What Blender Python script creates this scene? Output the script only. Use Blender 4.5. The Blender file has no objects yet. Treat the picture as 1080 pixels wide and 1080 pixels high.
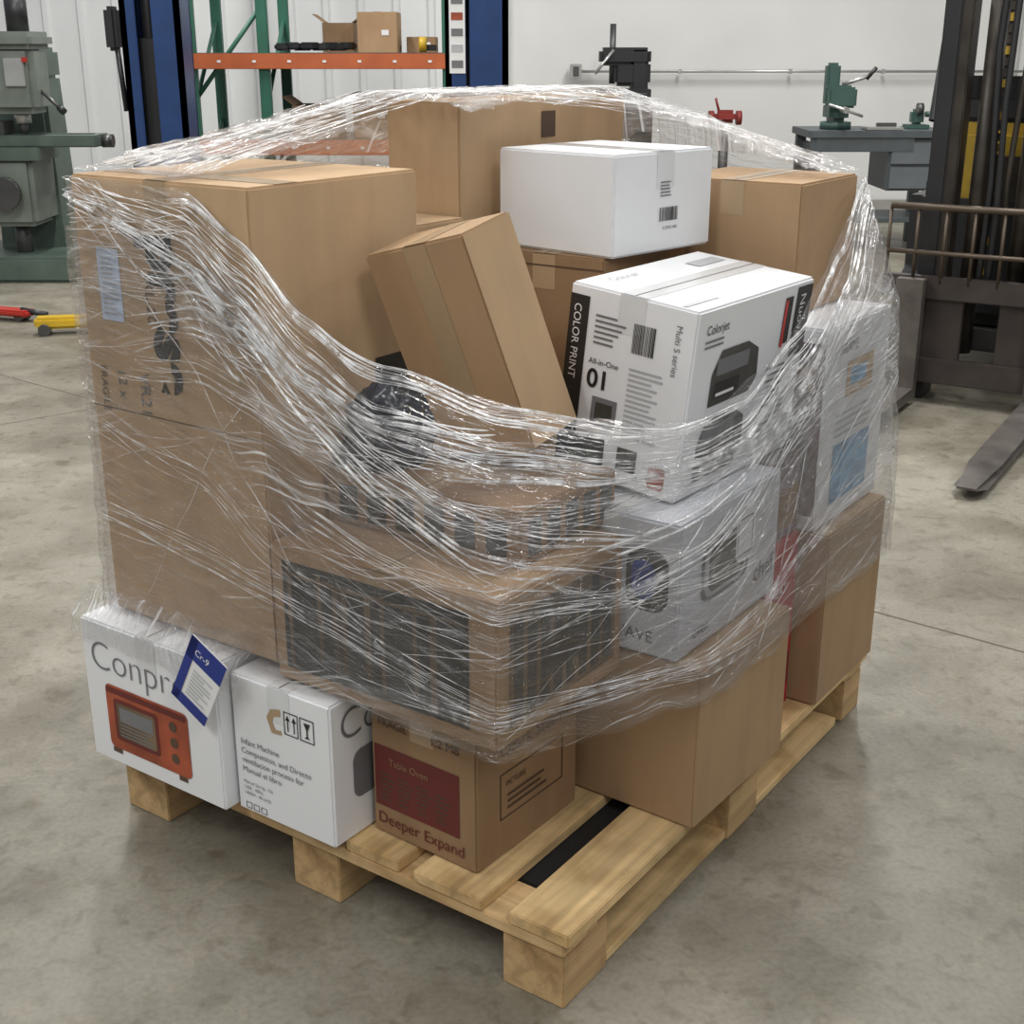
import bpy, bmesh, math, random
from math import radians, sin, cos, atan2, pi
from mathutils import Vector, Matrix, noise
from mathutils.bvhtree import BVHTree
random.seed(7)
scene = bpy.context.scene
try:
    scene.view_settings.view_transform = 'Standard'
    scene.view_settings.look = 'None'
except Exception:
    pass

# ------------------------------------------------------------------ materials
MATS = {}
def nodes_of(m):
    m.use_nodes = True
    nt = m.node_tree
    return nt, nt.nodes, nt.links
def mat(name, col, rough=0.6, metal=0.0, var=0.12, scale=6.0, bump=0.0, bscale=40.0, spec=0.5, wear=0.0):
    if name in MATS: return MATS[name]
    m = bpy.data.materials.new(name)
    nt, N, L = nodes_of(m)
    b = N['Principled BSDF']
    b.inputs['Roughness'].default_value = rough
    b.inputs['Metallic'].default_value = metal
    b.inputs['Specular IOR Level'].default_value = spec
    tc = N.new('ShaderNodeTexCoord')
    nz = N.new('ShaderNodeTexNoise'); nz.inputs['Scale'].default_value = scale
    nz.inputs['Detail'].default_value = 5
    L.new(tc.outputs['Object'], nz.inputs['Vector'])
    r = N.new('ShaderNodeValToRGB')
    lo = [max(0, c*(1-var)) for c in col]; hi = [min(1, c*(1+var)) for c in col]
    r.color_ramp.elements[0].position = 0.3; r.color_ramp.elements[1].position = 0.7
    r.color_ramp.elements[0].color = (*lo, 1); r.color_ramp.elements[1].color = (*hi, 1)
    L.new(nz.outputs['Fac'], r.inputs['Fac'])
    cur = r.outputs['Color']
    if wear > 0:
        mp = N.new('ShaderNodeMapping'); mp.inputs['Scale'].default_value = (14, 14, 3)
        n4 = N.new('ShaderNodeTexNoise'); n4.inputs['Scale'].default_value = 1; n4.inputs['Detail'].default_value = 8
        L.new(tc.outputs['Object'], mp.inputs['Vector']); L.new(mp.outputs['Vector'], n4.inputs['Vector'])
        r4 = N.new('ShaderNodeValToRGB'); r4.color_ramp.elements[0].position = 0.36; r4.color_ramp.elements[1].position = 0.56
        r4.color_ramp.elements[0].color = (1-wear, 1-wear, 1-wear, 1)
        L.new(n4.outputs['Fac'], r4.inputs['Fac'])
        mx = N.new('ShaderNodeMixRGB'); mx.blend_type = 'MULTIPLY'; mx.inputs['Fac'].default_value = 1
        L.new(cur, mx.inputs['Color1']); L.new(r4.outputs['Color'], mx.inputs['Color2']); cur = mx.outputs['Color']
        # per-object tone shift
        oi = N.new('ShaderNodeObjectInfo'); mr = N.new('ShaderNodeMapRange')
        mr.inputs['To Min'].default_value = 0.86; mr.inputs['To Max'].default_value = 1.10
        L.new(oi.outputs['Random'], mr.inputs['Value'])
        hs = N.new('ShaderNodeHueSaturation'); L.new(mr.outputs['Result'], hs.inputs['Value']); L.new(cur, hs.inputs['Color']); cur = hs.outputs['Color']
    L.new(cur, b.inputs['Base Color'])
    if bump > 0:
        n2 = N.new('ShaderNodeTexNoise'); n2.inputs['Scale'].default_value = bscale
        L.new(tc.outputs['Object'], n2.inputs['Vector'])
        bp = N.new('ShaderNodeBump'); bp.inputs['Strength'].default_value = bump
        bp.inputs['Distance'].default_value = 0.01
        L.new(n2.outputs['Fac'], bp.inputs['Height'])
        L.new(bp.outputs['Normal'], b.inputs['Normal'])
    MATS[name] = m
    return m

def wood_mat(name, col, axis=0):
    m = bpy.data.materials.new(name)
    nt, N, L = nodes_of(m)
    b = N['Principled BSDF']; b.inputs['Roughness'].default_value = 0.7
    tc = N.new('ShaderNodeTexCoord'); mp = N.new('ShaderNodeMapping')
    sc = [45, 45, 45]; sc[axis] = 2.0
    mp.inputs['Scale'].default_value = sc
    nz = N.new('ShaderNodeTexNoise'); nz.inputs['Scale'].default_value = 1.0; nz.inputs['Detail'].default_value = 6
    nz.inputs['Distortion'].default_value = 0.6
    L.new(tc.outputs['Object'], mp.inputs['Vector']); L.new(mp.outputs['Vector'], nz.inputs['Vector'])
    r = N.new('ShaderNodeValToRGB')
    r.color_ramp.elements[0].position = 0.32; r.color_ramp.elements[1].position = 0.60
    r.color_ramp.elements[0].color = (*[c*0.66 for c in col], 1); r.color_ramp.elements[1].color = (*col, 1)
    L.new(nz.outputs['Fac'], r.inputs['Fac'])
    n3 = N.new('ShaderNodeTexNoise'); n3.inputs['Scale'].default_value = 9.0; n3.inputs['Detail'].default_value = 6
    L.new(tc.outputs['Object'], n3.inputs['Vector'])
    mx = N.new('ShaderNodeMixRGB'); mx.blend_type = 'MULTIPLY'; mx.inputs['Fac'].default_value = 0.7
    r2 = N.new('ShaderNodeValToRGB'); r2.color_ramp.elements[0].color = (0.55, 0.47, 0.36, 1)
    r2.color_ramp.elements[0].position = 0.35; r2.color_ramp.elements[1].position = 0.55
    L.new(n3.outputs['Fac'], r2.inputs['Fac'])
    L.new(r.outputs['Color'], mx.inputs['Color1']); L.new(r2.outputs['Color'], mx.inputs['Color2'])
    L.new(mx.outputs['Color'], b.inputs['Base Color'])
    return m

CARD = mat('cardboard', (0.42, 0.275, 0.155), 0.75, 0, 0.09, 3.5, 0.15, 9, 0.3, 0.10)
CARD2 = mat('cardboard_light', (0.50, 0.345, 0.205), 0.75, 0, 0.08, 3.0, 0.15, 8, 0.3, 0.10)
CARD3 = mat('cardboard_dark', (0.28, 0.175, 0.095), 0.75, 0, 0.12, 4.0, 0.15, 9, 0.3, 0.14)
WHITE = mat('white_carton_board', (0.80, 0.81, 0.83), 0.45, 0, 0.03, 3.0, 0.08, 7)
WHITE2 = mat('grey_white_board', (0.60, 0.62, 0.67), 0.45, 0, 0.04, 3.0, 0.08, 7)
REDB = mat('red_carton_board', (0.42, 0.02, 0.035), 0.45, 0, 0.1)
TAPE = mat('packing_tape', (0.42, 0.30, 0.18), 0.22, 0, 0.05, 8)
CTAPE = mat('clear_tape', (0.70, 0.71, 0.72), 0.15, 0, 0.03, 8)
SEAM = mat('seam_dark', (0.10, 0.06, 0.035), 0.9)  # dark brown for flap seam lines and small printed details
INK = mat('black_ink', (0.02, 0.018, 0.017), 0.5)
INKB = mat('brown_ink', (0.08, 0.045, 0.028), 0.6)
GREYI = mat('grey_ink', (0.17, 0.17, 0.18), 0.5)
LGREYI = mat('light_grey_ink', (0.45, 0.46, 0.48), 0.5)
MAROON = mat('maroon_ink', (0.13, 0.022, 0.018), 0.6, 0, 0.15)
ORANGE = mat('orange_ink', (0.33, 0.07, 0.03), 0.45, 0, 0.35, 12)
DARKP = mat('dark_picture', (0.045, 0.042, 0.036), 0.35, 0, 0.5, 5)
SLAT = mat('picture_slat', (0.14, 0.095, 0.055), 0.4, 0, 0.5, 9)
PAPER = mat('label_paper', (0.80, 0.80, 0.80), 0.5, 0, 0.02)
BLUEP = mat('blue_ink', (0.015, 0.035, 0.24), 0.35)
SKYP = mat('sky_picture', (0.12, 0.33, 0.55), 0.4, 0, 0.4, 30)
PURP = mat('plum_picture', (0.20, 0.15, 0.17), 0.4, 0, 0.4, 12)
BLUEL = mat('pale_blue_label', (0.60, 0.70, 0.88), 0.4)
REDI = mat('red_ink', (0.6, 0.03, 0.02), 0.4)

# ------------------------------------------------------------------ helpers
def link(o, parent=None):
    scene.collection.objects.link(o)
    if parent is not None: o.parent = parent
    return o
def mesh_obj(name, verts, faces, m=None, parent=None, smooth=False):
    me = bpy.data.meshes.new(name)
    me.from_pydata([tuple(v) for v in verts], [], faces)
    me.update()
    if m: me.materials.append(m)
    if smooth:
        for p in me.polygons: p.use_smooth = True
    return link(bpy.data.objects.new(name, me), parent)
def empty(name, loc=(0, 0, 0), rz=0.0, mtx=None):
    o = bpy.data.objects.new(name, None)
    o.empty_display_size = 0.1
    link(o)
    if mtx is not None: o.matrix_world = mtx
    else:
        o.location = loc; o.rotation_euler = (0, 0, rz)
    return o
def cube(parent, name, c, s, m, rot=(0, 0, 0), bev=0.004, taper=None):
    bm = bmesh.new(); bmesh.ops.create_cube(bm, size=1)
    for v in bm.verts:
        k = 1.0
        if taper and v.co.z > 0: k = taper
        v.co = Vector((v.co.x*s[0]*k, v.co.y*s[1]*k, v.co.z*s[2]))
    if bev > 0:
        bmesh.ops.bevel(bm, geom=bm.edges[:], offset=min(bev, min(s)*0.3), segments=2, affect='EDGES')
    me = bpy.data.meshes.new(name); bm.to_mesh(me); bm.free()
    me.materials.append(m)
    o = link(bpy.data.objects.new(name, me), parent)
    o.location = c; o.rotation_euler = rot
    return o
def cyl(parent, name, p1, p2, r, m, r2=None, seg=20):
    p1 = Vector(p1); p2 = Vector(p2); d = p2-p1
    bm = bmesh.new()
    bmesh.ops.create_cone(bm, cap_ends=True, segments=seg, radius1=r, radius2=r if r2 is None else r2, depth=d.length)
    me = bpy.data.meshes.new(name); bm.to_mesh(me); bm.free()
    me.materials.append(m)
    for p in me.polygons: p.use_smooth = len(p.vertices) == 4
    o = link(bpy.data.objects.new(name, me), parent)
    o.rotation_mode = 'QUATERNION'
    o.rotation_quaternion = d.to_track_quat('Z', 'Y')
    o.location = (p1+p2)/2
    return o
def tube(parent, name, pts, r, m, cyclic=False):
    cu = bpy.data.curves.new(name, 'CURVE'); cu.dimensions = '3D'
    cu.bevel_depth = r; cu.bevel_resolution = 2
    sp = cu.splines.new('POLY'); sp.points.add(len(pts)-1)
    for i, p in enumerate(pts): sp.points[i].co = (*p, 1)
    sp.use_cyclic_u = cyclic
    cu.materials.append(m)
    return link(bpy.data.objects.new(name, cu), parent)

# pallet frame: local x = b (to back right), local y = a (to back left)
PH = radians(54.83)
PM = Matrix.Translation((0.0776, 1.644, 0)) @ Matrix.Rotation(PH, 4, 'Z')

class Box:
    def __init__(s, name, b0, b1, a0, a1, z0, z1, m, yaw=0.0, mtx=None, tape='b', tapem=None, bev=0.004):
        s.sx, s.sy, s.sz = b1-b0, a1-a0, z1-z0
        bm = bmesh.new(); bmesh.ops.create_cube(bm, size=1)
        for v in bm.verts:
            v.co = Vector(((v.co.x+.5)*s.sx, (v.co.y+.5)*s.sy, (v.co.z+.5)*s.sz))
        bmesh.ops.bevel(bm, geom=bm.edges[:], offset=bev, segments=2, affect='EDGES')
        me = bpy.data.meshes.new(name); bm.to_mesh(me); bm.free()
        me.materials.append(m)
        s.o = link(bpy.data.objects.new(name, me))
        s.o.matrix_world = mtx if mtx is not None else PM @ Matrix.Translation((b0, a0, z0)) @ Matrix.Rotation(radians(yaw), 4, 'Z')
        s.n = 0
        tapem = tapem or TAPE
        if tape == 'b':
            w = 0.025; c = s.sy/2
            s.rect('T', 0.002, c-w, s.sx-0.002, c+w, tapem, 0.0006)
            s.rect('T', 0.004, c-0.0012, s.sx-0.004, c+0.0012, SEAM, 0.0009)
            s.rect('L', c-w, s.sz-0.065, c+w, s.sz-0.001, tapem, 0.0006)
        elif tape == 'a':
            w = 0.025; c = s.sx/2
            s.rect('T', c-w, 0.002, c+w, s.sy-0.002, tapem, 0.0006)
            s.rect('T', c-0.0012, 0.004, c+0.0012, s.sy-0.004, SEAM, 0.0009)
            s.rect('R', c-w, s.sz-0.065, c+w, s.sz-0.001, tapem, 0.0006)
    def pt(s, f, h, v, off):
        if f == 'L': return (-off, s.sy-h, v)
        if f == 'R': return (h, -off, v)
        return (h, v, s.sz+off)
    def poly(s, f, pts, m, off=0.0012, name='print'):
        s.n += 1
        return mesh_obj('%s_%d' % (name, s.n), [s.pt(f, h, v, off) for h, v in pts], [list(range(len(pts)))], m, s.o)
    def rect(s, f, h0, v0, h1, v1, m, off=0.0012, name='print'):
        return s.poly(f, [(h0, v0), (h1, v0), (h1, v1), (h0, v1)], m, off, name)
    def rrect(s, f, h0, v0, h1, v1, r, m, off=0.0012, skew=0.0):
        pts = []
        for cx, cy, a0 in ((h1-r, v0+r, -90), (h1-r, v1-r, 0), (h0+r, v1-r, 90), (h0+r, v0+r, 180)):
            for k in range(6):
                t = radians(a0+k*18)
                x = cx+r*cos(t); y = cy+r*sin(t)
                pts.append((x, y+skew*(x-h0)))
        return s.poly(f, pts, m, off)
    def frame(s, f, h0, v0, h1, v1, w, m, off=0.0012):
        s.rect(f, h0, v0, h1, v0+w, m, off); s.rect(f, h0, v1-w, h1, v1, m, off)
        s.rect(f, h0, v0, h0+w, v1, m, off); s.rect(f, h1-w, v0, h1, v1, m, off)
    def bars(s, f, h0, v0, h1, v1, m, n=16, off=0.0016, horizontal=False):
        verts = []; faces = []
        rnd = random.Random(n)
        for i in range(n):
            if horizontal:
                st = (v1-v0)/n; y = v0+i*st
                e = h1-(h1-h0)*rnd.uniform(0, 0.45)
                q = [(h0, y), (e, y), (e, y+st*0.38), (h0, y+st*0.38)]
            else:
                st = (h1-h0)/n; x = h0+i*st; w = st*rnd.uniform(0.25, 0.8)
                q = [(x, v0), (x+w, v0), (x+w, v1), (x, v1)]
            k = len(verts); verts += [s.pt(f, a, b, off) for a, b in q]; faces.append([k, k+1, k+2, k+3])
        s.n += 1
        mesh_obj('print_%d' % s.n, verts, faces, m, s.o)
    def text(s, f, h, v, txt, size, m, rot=0, off=0.0018, sx=1.0, bold=0.0):
        cu = bpy.data.curves.new('lettering', 'FONT'); cu.body = txt; cu.size = size; cu.offset = bold
        cu.materials.append(m)
        s.n += 1
        o = link(bpy.data.objects.new('lettering_%d' % s.n, cu), s.o)
        if f == 'L': R = Matrix(((0, 0, -1), (-1, 0, 0), (0, 1, 0)))
        elif f == 'R': R = Matrix(((1, 0, 0), (0, 0, -1), (0, 1, 0)))
        else: R = Matrix.Identity(3)
        M = Matrix.Translation(s.pt(f, h, v, off)) @ R.to_4x4() @ Matrix.Rotation(radians(rot), 4, 'Z') @ Matrix.Diagonal((sx, 1, 1, 1))
        o.matrix_local = M
        return o

# ------------------------------------------------------------------ pallet
WX = wood_mat('pine_along_x', (0.76, 0.54, 0.27), 0)
WY = wood_mat('pine_along_y', (0.68, 0.47, 0.24), 1)
WB = wood_mat('pine_block', (0.56, 0.37, 0.18), 0)
pallet = empty('wooden_pallet', mtx=PM)
def board(n, b0, b1, a0, a1, z0, z1, m):
    return cube(pallet, n, ((b0+b1)/2, (a0+a1)/2, (z0+z1)/2), (b1-b0, a1-a0, z1-z0), m, bev=0.002)
k = 0
for a0, a1 in ((-0.01, 0.10), (0.152, 0.29), (0.325, 0.44), (0.475, 0.60), (0.635, 0.745), (0.78, 0.88), (0.91, 1.016)):
    k += 1; board('deck_board_%d' % k, 0.0 + random.uniform(-.004, .004), 1.22, a0, a1, 0.118, 0.14, WX)
for i, (b0, b1) in enumerate(((0.0, 0.10), (0.56, 0.66), (1.12, 1.22))):
    board('cross_board_%d' % (i+1), b0, b1, 0, 1.016, 0.096, 0.1178, WY)
    for j, (a0, a1) in enumerate(((0.0, 0.115), (0.46, 0.57), (0.90, 1.016))):
        board('block_%d_%d' % (i+1, j+1), b0+.003, b1+.03 if i < 2 else b1, a0, a1, 0.0, 0.0958, WB)
for j, (a0, a1) in enumerate(((0.004, 0.11), (0.464, 0.566), (0.904, 1.012))):
    board('runner_%d' % (j+1), 0.135, 1.10, a0, a1, 0.001, 0.02, WX)
board('dark_strip', 0.105, 0.555, 0.075, 0.20, 0.110, 0.1168, mat('flat_black', (0.012, 0.012, 0.013), 0.7))  # flat black strip below the gap between the first two deck boards

# ------------------------------------------------------------------ lower tier
A = Box('toaster_oven_carton', -0.058, 0.27, 0.665, 1.02, 0.141, 0.425, WHITE, tape='b', tapem=CTAPE)
A.text('L', 0.022, 0.190, 'Conpre', 0.082, GREYI, sx=1.0, bold=-0.0016)
A.rrect('L', 0.055, 0.035, 0.275, 0.165, 0.012, ORANGE)
A.rect('L', 0.058, 0.148, 0.270, 0.160, MAROON, 0.0016)
A.rrect('L', 0.075, 0.055, 0.195, 0.140, 0.008, MAROON, 0.0018)
A.rrect('L', 0.083, 0.063, 0.187, 0.132, 0.006, SLAT, 0.0021)
A.rect('L', 0.090, 0.095, 0.180, 0.125, GREYI, 0.0023)
A.bars('L', 0.088, 0.066, 0.184, 0.095, GREYI, 4, 0.0024, True)
for q in range(3): A.rrect('L', 0.225, 0.055+q*0.032, 0.245, 0.075+q*0.032, 0.009, SEAM, 0.0018)
A.rect('L', 0.06, 0.025, 0.085, 0.035, SEAM); A.rect('L', 0.24, 0.025, 0.262, 0.035, SEAM)
Bx = Box('white_carton', -0.033, 0.25, 0.43, 0.658, 0.141, 0.405, WHITE, tape='b', tapem=CTAPE)
for i, t in enumerate(['Infant Machine', 'Compuestos, and Directo', 'ventilacion proceso for', 'Manual el libro']):
    Bx.text('L', 0.018, 0.135-i*0.018, t, 0.0155, GREYI)
for i, t in enumerate(['Manual Spring - No', '120V - 60Hz', '1400W - 85 (4.0)']):
    Bx.text('L', 0.018, 0.058-i*0.011, t, 0.009, GREYI)
for i in range(3): Bx.frame('L', 0.02+i*0.018, 0.008, 0.034+i*0.018, 0.02, 0.0012, INK)
for i in range(2):
    Bx.frame('L', 0.125+i*0.036, 0.185, 0.157+i*0.036, 0.228, 0.002, INK)
for q in (0.134, 0.148):
    Bx.rect('L', q-0.0012, 0.192, q+0.0012, 0.215, INK); Bx.poly('L', [(q-.005, .212), (q+.005, .212), (q, .222)], INK)
Bx.poly('L', [(.170, .220), (.185, .220), (.179, .207), (.179, .196), (.184, .192), (.171, .192), (.176, .196), (.176, .207)], INK)
Bx.poly('L', [(.085, .205), (.095, .222), (.118, .228), (.118, .215), (.102, .210), (.098, .198), (.104, .186), (.118, .188), (.118, .180), (.095, .178)], TAPE)
Bx.rrect('R', 0.05, 0.07, 0.16, 0.16, 0.02, GREYI); Bx.text('R', 0.02, 0.19, 'Co', 0.08, GREYI, bold=-.001)
Cx = Box('maroon_print_carton', 0.045, 0.325, 0.195, 0.42, 0.141, 0.405, CARD3, yaw=-2)
Cx.rect('L', 0.008, 0.055, 0.190, 0.170, MAROON)
for i in range(4): Cx.bars('L', 0.02+0.04*i, 0.068, 0.052+0.04*i, 0.125, INKB, 6, 0.0016, True)
Cx.text('L', 0.04, 0.138, 'Table Oven', 0.018, CARD3)
Cx.text('L', 0.012, 0.022, 'Deeper Expand', 0.030, MAROON)
Cx.text('L', 0.13, 0.207, '1:2 M8', 0.022, INKB)
Cx.text('L', 0.018, 0.208, 'FRAGIL', 0.02, INKB)
Cx.frame('R', 0.06, 0.07, 0.235, 0.155, 0.0025, INKB)
Cx.text('R', 0.075, 0.128, 'PICTURE', 0.014, INKB); Cx.bars('R', 0.08, 0.085, 0.2, 0.12, INKB, 3, 0.0016, True)
Cx.text('R', 0.06, 0.185, 'Ozark Steamer', 0.034, INKB, bold=-0.0004)
D = Box('cardboard_box', 0.36, 0.70, -0.028, 0.285, 0.141, 0.438, CARD, yaw=-1.5, tape='b')
E = Box('red_carton', 0.752, 0.888, 0.035, 0.30, 0.141, 0.515, REDB, tape=None)
E.text('R', 0.015, 0.26, 'HEAT', 0.03, PAPER); E.rect('R', 0.01, 0.05, 0.125, 0.12, MAROON)
E.text('R', 0.02, 0.07, 'sale', 0.03, PAPER)
F = Box('cardboard_box', 0.90, 1.21, -0.022, 0.30, 0.141, 0.508, CARD, tape='b')
Box('cardboard_box', 0.28, 0.75, 0.665, 1.0, 0.141, 0.425, CARD)
Box('cardboard_box', 0.76, 1.20, 0.63, 1.0, 0.141, 0.425, CARD2)
Box('cardboard_box', 0.36, 0.61, 0.31, 0.61, 0.141, 0.425, CARD3)
Box('cardboard_box', 0.625, 1.0, 0.32, 0.61, 0.141, 0.425, CARD)

# ------------------------------------------------------------------ middle tier
G = Box('cabinet_print_carton', -0.005, 0.350, 0.118, 0.568, 0.412, 0.652, CARD, tape='b')
G.rect('L', 0.025, 0.025, 0.400, 0.215, DARKP)
for i in range(11):
    x = 0.035+i*0.0325
    if i % 3 != 1: G.rect('L', x, 0.035+0.01*(i % 3), x+0.008+0.005*(i % 2), 0.205-0.012*(i % 2), SLAT, 0.0016)
G.rect('L', 0.15, 0.045, 0.162, 0.2, SLAT, 0.0019); G.rect('L', 0.025, 0.19, 0.40, 0.197, SLAT, 0.0019)
G.rect('R', 0.03, 0.03, 0.33, 0.21, SLAT)
for i in range(8):
    x = 0.04+i*0.036
    G.rect('R', x, 0.04, x+0.025, 0.2-0.02*(i % 2), DARKP, 0.0016)
G.rect('R', 0.12, 0.08, 0.24, 0.14, DARKP, 0.0019)
H = Box('cabinet_print_carton', 0.125, 0.403, 0.167, 0.562, 0.653, 0.742, CARD3, tape='b')
for i in range(6): H.rect('L', 0.03+i*0.06, 0.012, 0.07+i*0.06, 0.07, DARKP)
for i in range(5): H.rect('R', 0.02+i*0.052, 0.012, 0.055+i*0.052, 0.072, DARKP)
I = Box('microwave_carton', 0.365, 0.745, 0.02, 0.30, 0.440, 0.680, WHITE2, tape='b', tapem=CTAPE)
I.rrect('R', 0.075, 0.075, 0.255, 0.185, 0.03, GREYI)
I.rrect('R', 0.085, 0.083, 0.245, 0.177, 0.025, LGREYI, 0.0016)
I.rrect('R', 0.10, 0.09, 0.235, 0.170, 0.02, DARKP, 0.0018)
I.rrect('R', 0.20, 0.11, 0.275, 0.20, 0.02, WHITE, 0.0021)
I.frame('R', 0.205, 0.12, 0.265, 0.19, 0.003, GREYI, 0.0023)
I.text('R', 0.28, 0.05, 'chef', 0.05, GREYI); I.text('R', 0.05, 0.025, 'oven', 0.03, GREYI)
I.rrect('L', 0.18, 0.08, 0.26, 0.19, 0.03, DARKP); I.rrect('L', 0.19, 0.1, 0.235, 0.17, 0.02, BLUEP, 0.0016)
I.text('L', 0.15, 0.025, 'WAVE', 0.03, GREYI)
J = Box('picture_carton', 0.756, 0.888, 0.04, 0.30, 0.517, 0.678, PURP, tape=None)
J.rect('R', 0.01, 0.02, 0.12, 0.10, CARD3)
K = Box('photo_carton', 0.90, 1.222, 0.01, 0.315, 0.510, 0.908, WHITE, tape='b', tapem=CTAPE)
K.rect('R', 0.06, 0.04, 0.25, 0.16, SKYP); K.rect('R', 0.10, 0.25, 0.24, 0.32, CARD2)
K.rect('R', 0.12, 0.27, 0.20, 0.305, SKYP, 0.0016); K.text('R', 0.06, 0.34, 'FRAME', 0.03, GREYI); K.bars('R', .06, .175, .26, .23, LGREYI, 4, .0016, True)
K.rect('L', 0.12, 0.03, 0.30, 0.37, PURP); K.rrect('L', 0.15, 0.10, 0.28, 0.25, 0.03, GREYI, 0.0016); K.rect('L', 0.15, 0.28, 0.28, 0.33, CARD3, 0.0016)
Box('cardboard_box', 0.43, 0.60, 0.32, 0.61, 0.427, 0.70, CARD3)
Box('cardboard_box', 0.62, 0.885, 0.325, 0.62, 0.427, 0.742, CARD3)
Box('cardboard_box', 0.62, 1.20, 0.64, 1.0, 0.427, 0.848, CARD)
Box('cardboard_box', 0.41, 0.60, 0.625, 0.985, 0.427, 1.10, CARD2)

# ------------------------------------------------------------------ upper tier
Lb = Box('tall_cardboard_box', 0.0, 0.395, 0.572, 0.985, 0.430, 1.205, CARD2, tape='b')
Lb.rect('L', 0.050, 0.54, 0.105, 0.66, BLUEL, 0.0014)
Lb.bars('L', 0.058, 0.55, 0.099, 0.65, LGREYI, 12, 0.002, True)
Lb.text('L', 0.18, 0.69, 'prese', 0.115, INK, rot=-90, bold=0.005)
Lb.text('L', 0.165, 0.62, 'XL-20', 0.03, INKB, rot=-90)
Lb.text('L', 0.03, 0.46, 'FRAGILE', 0.022, INKB, rot=-90); Lb.text('L', 0.075, 0.46, '12 x', 0.03, GREYI, rot=-90)
Lb.text('L', 0.13, 0.46, 'VR21', 0.035, GREYI, rot=-90)
Lb.rect('R', 0.27, 0.40, 0.36, 0.47, DARKP, 0.0013)
Lb.rect('L', 0.0, 0.385, 0.412, 0.387, SEAM, 0.0006)
Lb.rect('T', 0.06, 0.003, 0.11, 0.41, TAPE, 0.0007)
# tilted box
TM = Matrix.Translation((0.036, 1.985, 0.800)) @ Matrix.Rotation(radians(-18.5), 4, 'Y') @ Matrix.Rotation(PH-radians(4), 4, 'Z')
T_ = Box('leaning_cardboard_box', 0, 0.120, 0, 0.220, 0, 0.355, CARD, mtx=TM, tape=None)
T_.rect('L', 0.09, 0.002, 0.14, 0.353, TAPE, 0.0007)
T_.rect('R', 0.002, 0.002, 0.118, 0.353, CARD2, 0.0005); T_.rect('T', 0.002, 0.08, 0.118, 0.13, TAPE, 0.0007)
# printer carton
PRM = PM @ Matrix.Translation((0.447, 0.082, 0.682)) @ Matrix.Rotation(radians(-1.5), 4, 'Z') @ Matrix.Rotation(radians(6.0), 4, 'X')
P = Box('printer_carton', 0, 0.425, 0, 0.245, 0, 0.328, WHITE, mtx=PRM, tape='b', tapem=CTAPE)
P.rect('L', 0.002, 0.002, 0.040, 0.310, INK)
P.text('L', 0.012, 0.295, 'COLOR PRINT', 0.02, PAPER, rot=-90)
P.rect('L', 0.040, 0.0, 0.10, 0.075, INK); P.rect('L', 0.065, 0.095, 0.115, 0.145, GREYI)
P.rect('L', 0.073, 0.103, 0.107, 0.136, DARKP, 0.0016)
P.text('L', 0.05, 0.16, '01', 0.045, INK, bold=.001); P.text('L', 0.05, 0.20, 'All-in-One', 0.014, INK)
P.bars('L', 0.13, 0.235, 0.172, 0.285, INK, 16)
P.rect('L', 0.126, 0.03, 0.165, 0.07, DARKP); P.bars('L', 0.13, 0.09, 0.20, 0.215, LGREYI, 14, 0.0016, True)
P.bars('L', 0.055, 0.235, 0.115, 0.29, GREYI, 6, 0.0016, True); P.text('L', 0.208, 0.30, 'Multi S series', 0.016, GREYI, rot=-90)
P.rrect('L', 0.19, 0.015, 0.222, 0.055, 0.006, ORANGE)
P.text('R', 0.03, 0.285, 'Colorjet', 0.022, INK)
P.bars('R', 0.03, 0.262, 0.14, 0.28, GREYI, 2, 0.0016, True)
def printer_pic(h, v, w, hh):
    P.poly('R', [(h, v), (h+w*.85, v), (h+w, v+hh*.25), (h+w*.95, v+hh*.8), (h+w*.7, v+hh), (h+w*.15, v+hh), (h, v+hh*.6)], DARKP, 0.0014)
    P.rect('R', h+w*.08, v+hh*.55, h+w*.75, v+hh*.85, GREYI, 0.0018)
    P.rect('R', h+w*.08, v+hh*.12, h+w*.6, v+hh*.42, INK, 0.0018)
    P.rect('R', h+w*.12, v+hh*.16, h+w*.5, v+hh*.22, PAPER, 0.0021)
printer_pic(0.07, 0.155, 0.17, 0.095); printer_pic(0.05, 0.025, 0.17, 0.11)
P.rect('R', 0.315, 0.22, 0.345, 0.305, INK, 0.0014); P.rect('R', 0.315, 0.215, 0.325, 0.30, REDI, 0.0018)
P.bars('R', 0.28, 0.05, 0.38, 0.19, GREYI, 12, 0.0016, True)
P.rect('R', 0.36, 0.19, 0.42, 0.318, INK, 0.0014); P.text('R', 0.375, 0.305, 'Nuova', 0.03, PAPER, rot=-90)
P.rect('T', 0.01, 0.03, 0.12, 0.04, LGREYI, 0.0012); P.rect('T', 0.30, 0.17, 0.4, 0.20, LGREYI, 0.0012); P.text('T', 0.06, 0.2, 'Colorjet', 0.025, LGREYI)
Q = Box('cardboard_box', 0.635, 0.945, 0.34, 0.60, 0.744, 1.042, CARD3, tape='b')
Q.rect('L', 0.0, 0.275, 0.26, 0.278, SEAM)
R_ = Box('white_carton', 0.638, 0.928, 0.325, 0.610, 1.043, 1.223, WHITE, yaw=-9, tape='a', tapem=CTAPE)
R_.bars('R', 0.13, 0.055, 0.185, 0.08, INK, 22)
R_.bars('R', 0.13, 0.10, 0.175, 0.13, GREYI, 5, 0.0016, True)
R_.text('R', 0.14, 0.04, '0 23942 4851', 0.008, INK)
S = Box('cardboard_box', 0.965, 1.24, 0.112, 0.40, 0.910, 1.16, CARD, tape='b')
U = Box('cardboard_box', 0.605, 1.2, 0.64, 0.815, 0.85, 1.305, CARD2, tape=None)
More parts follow.
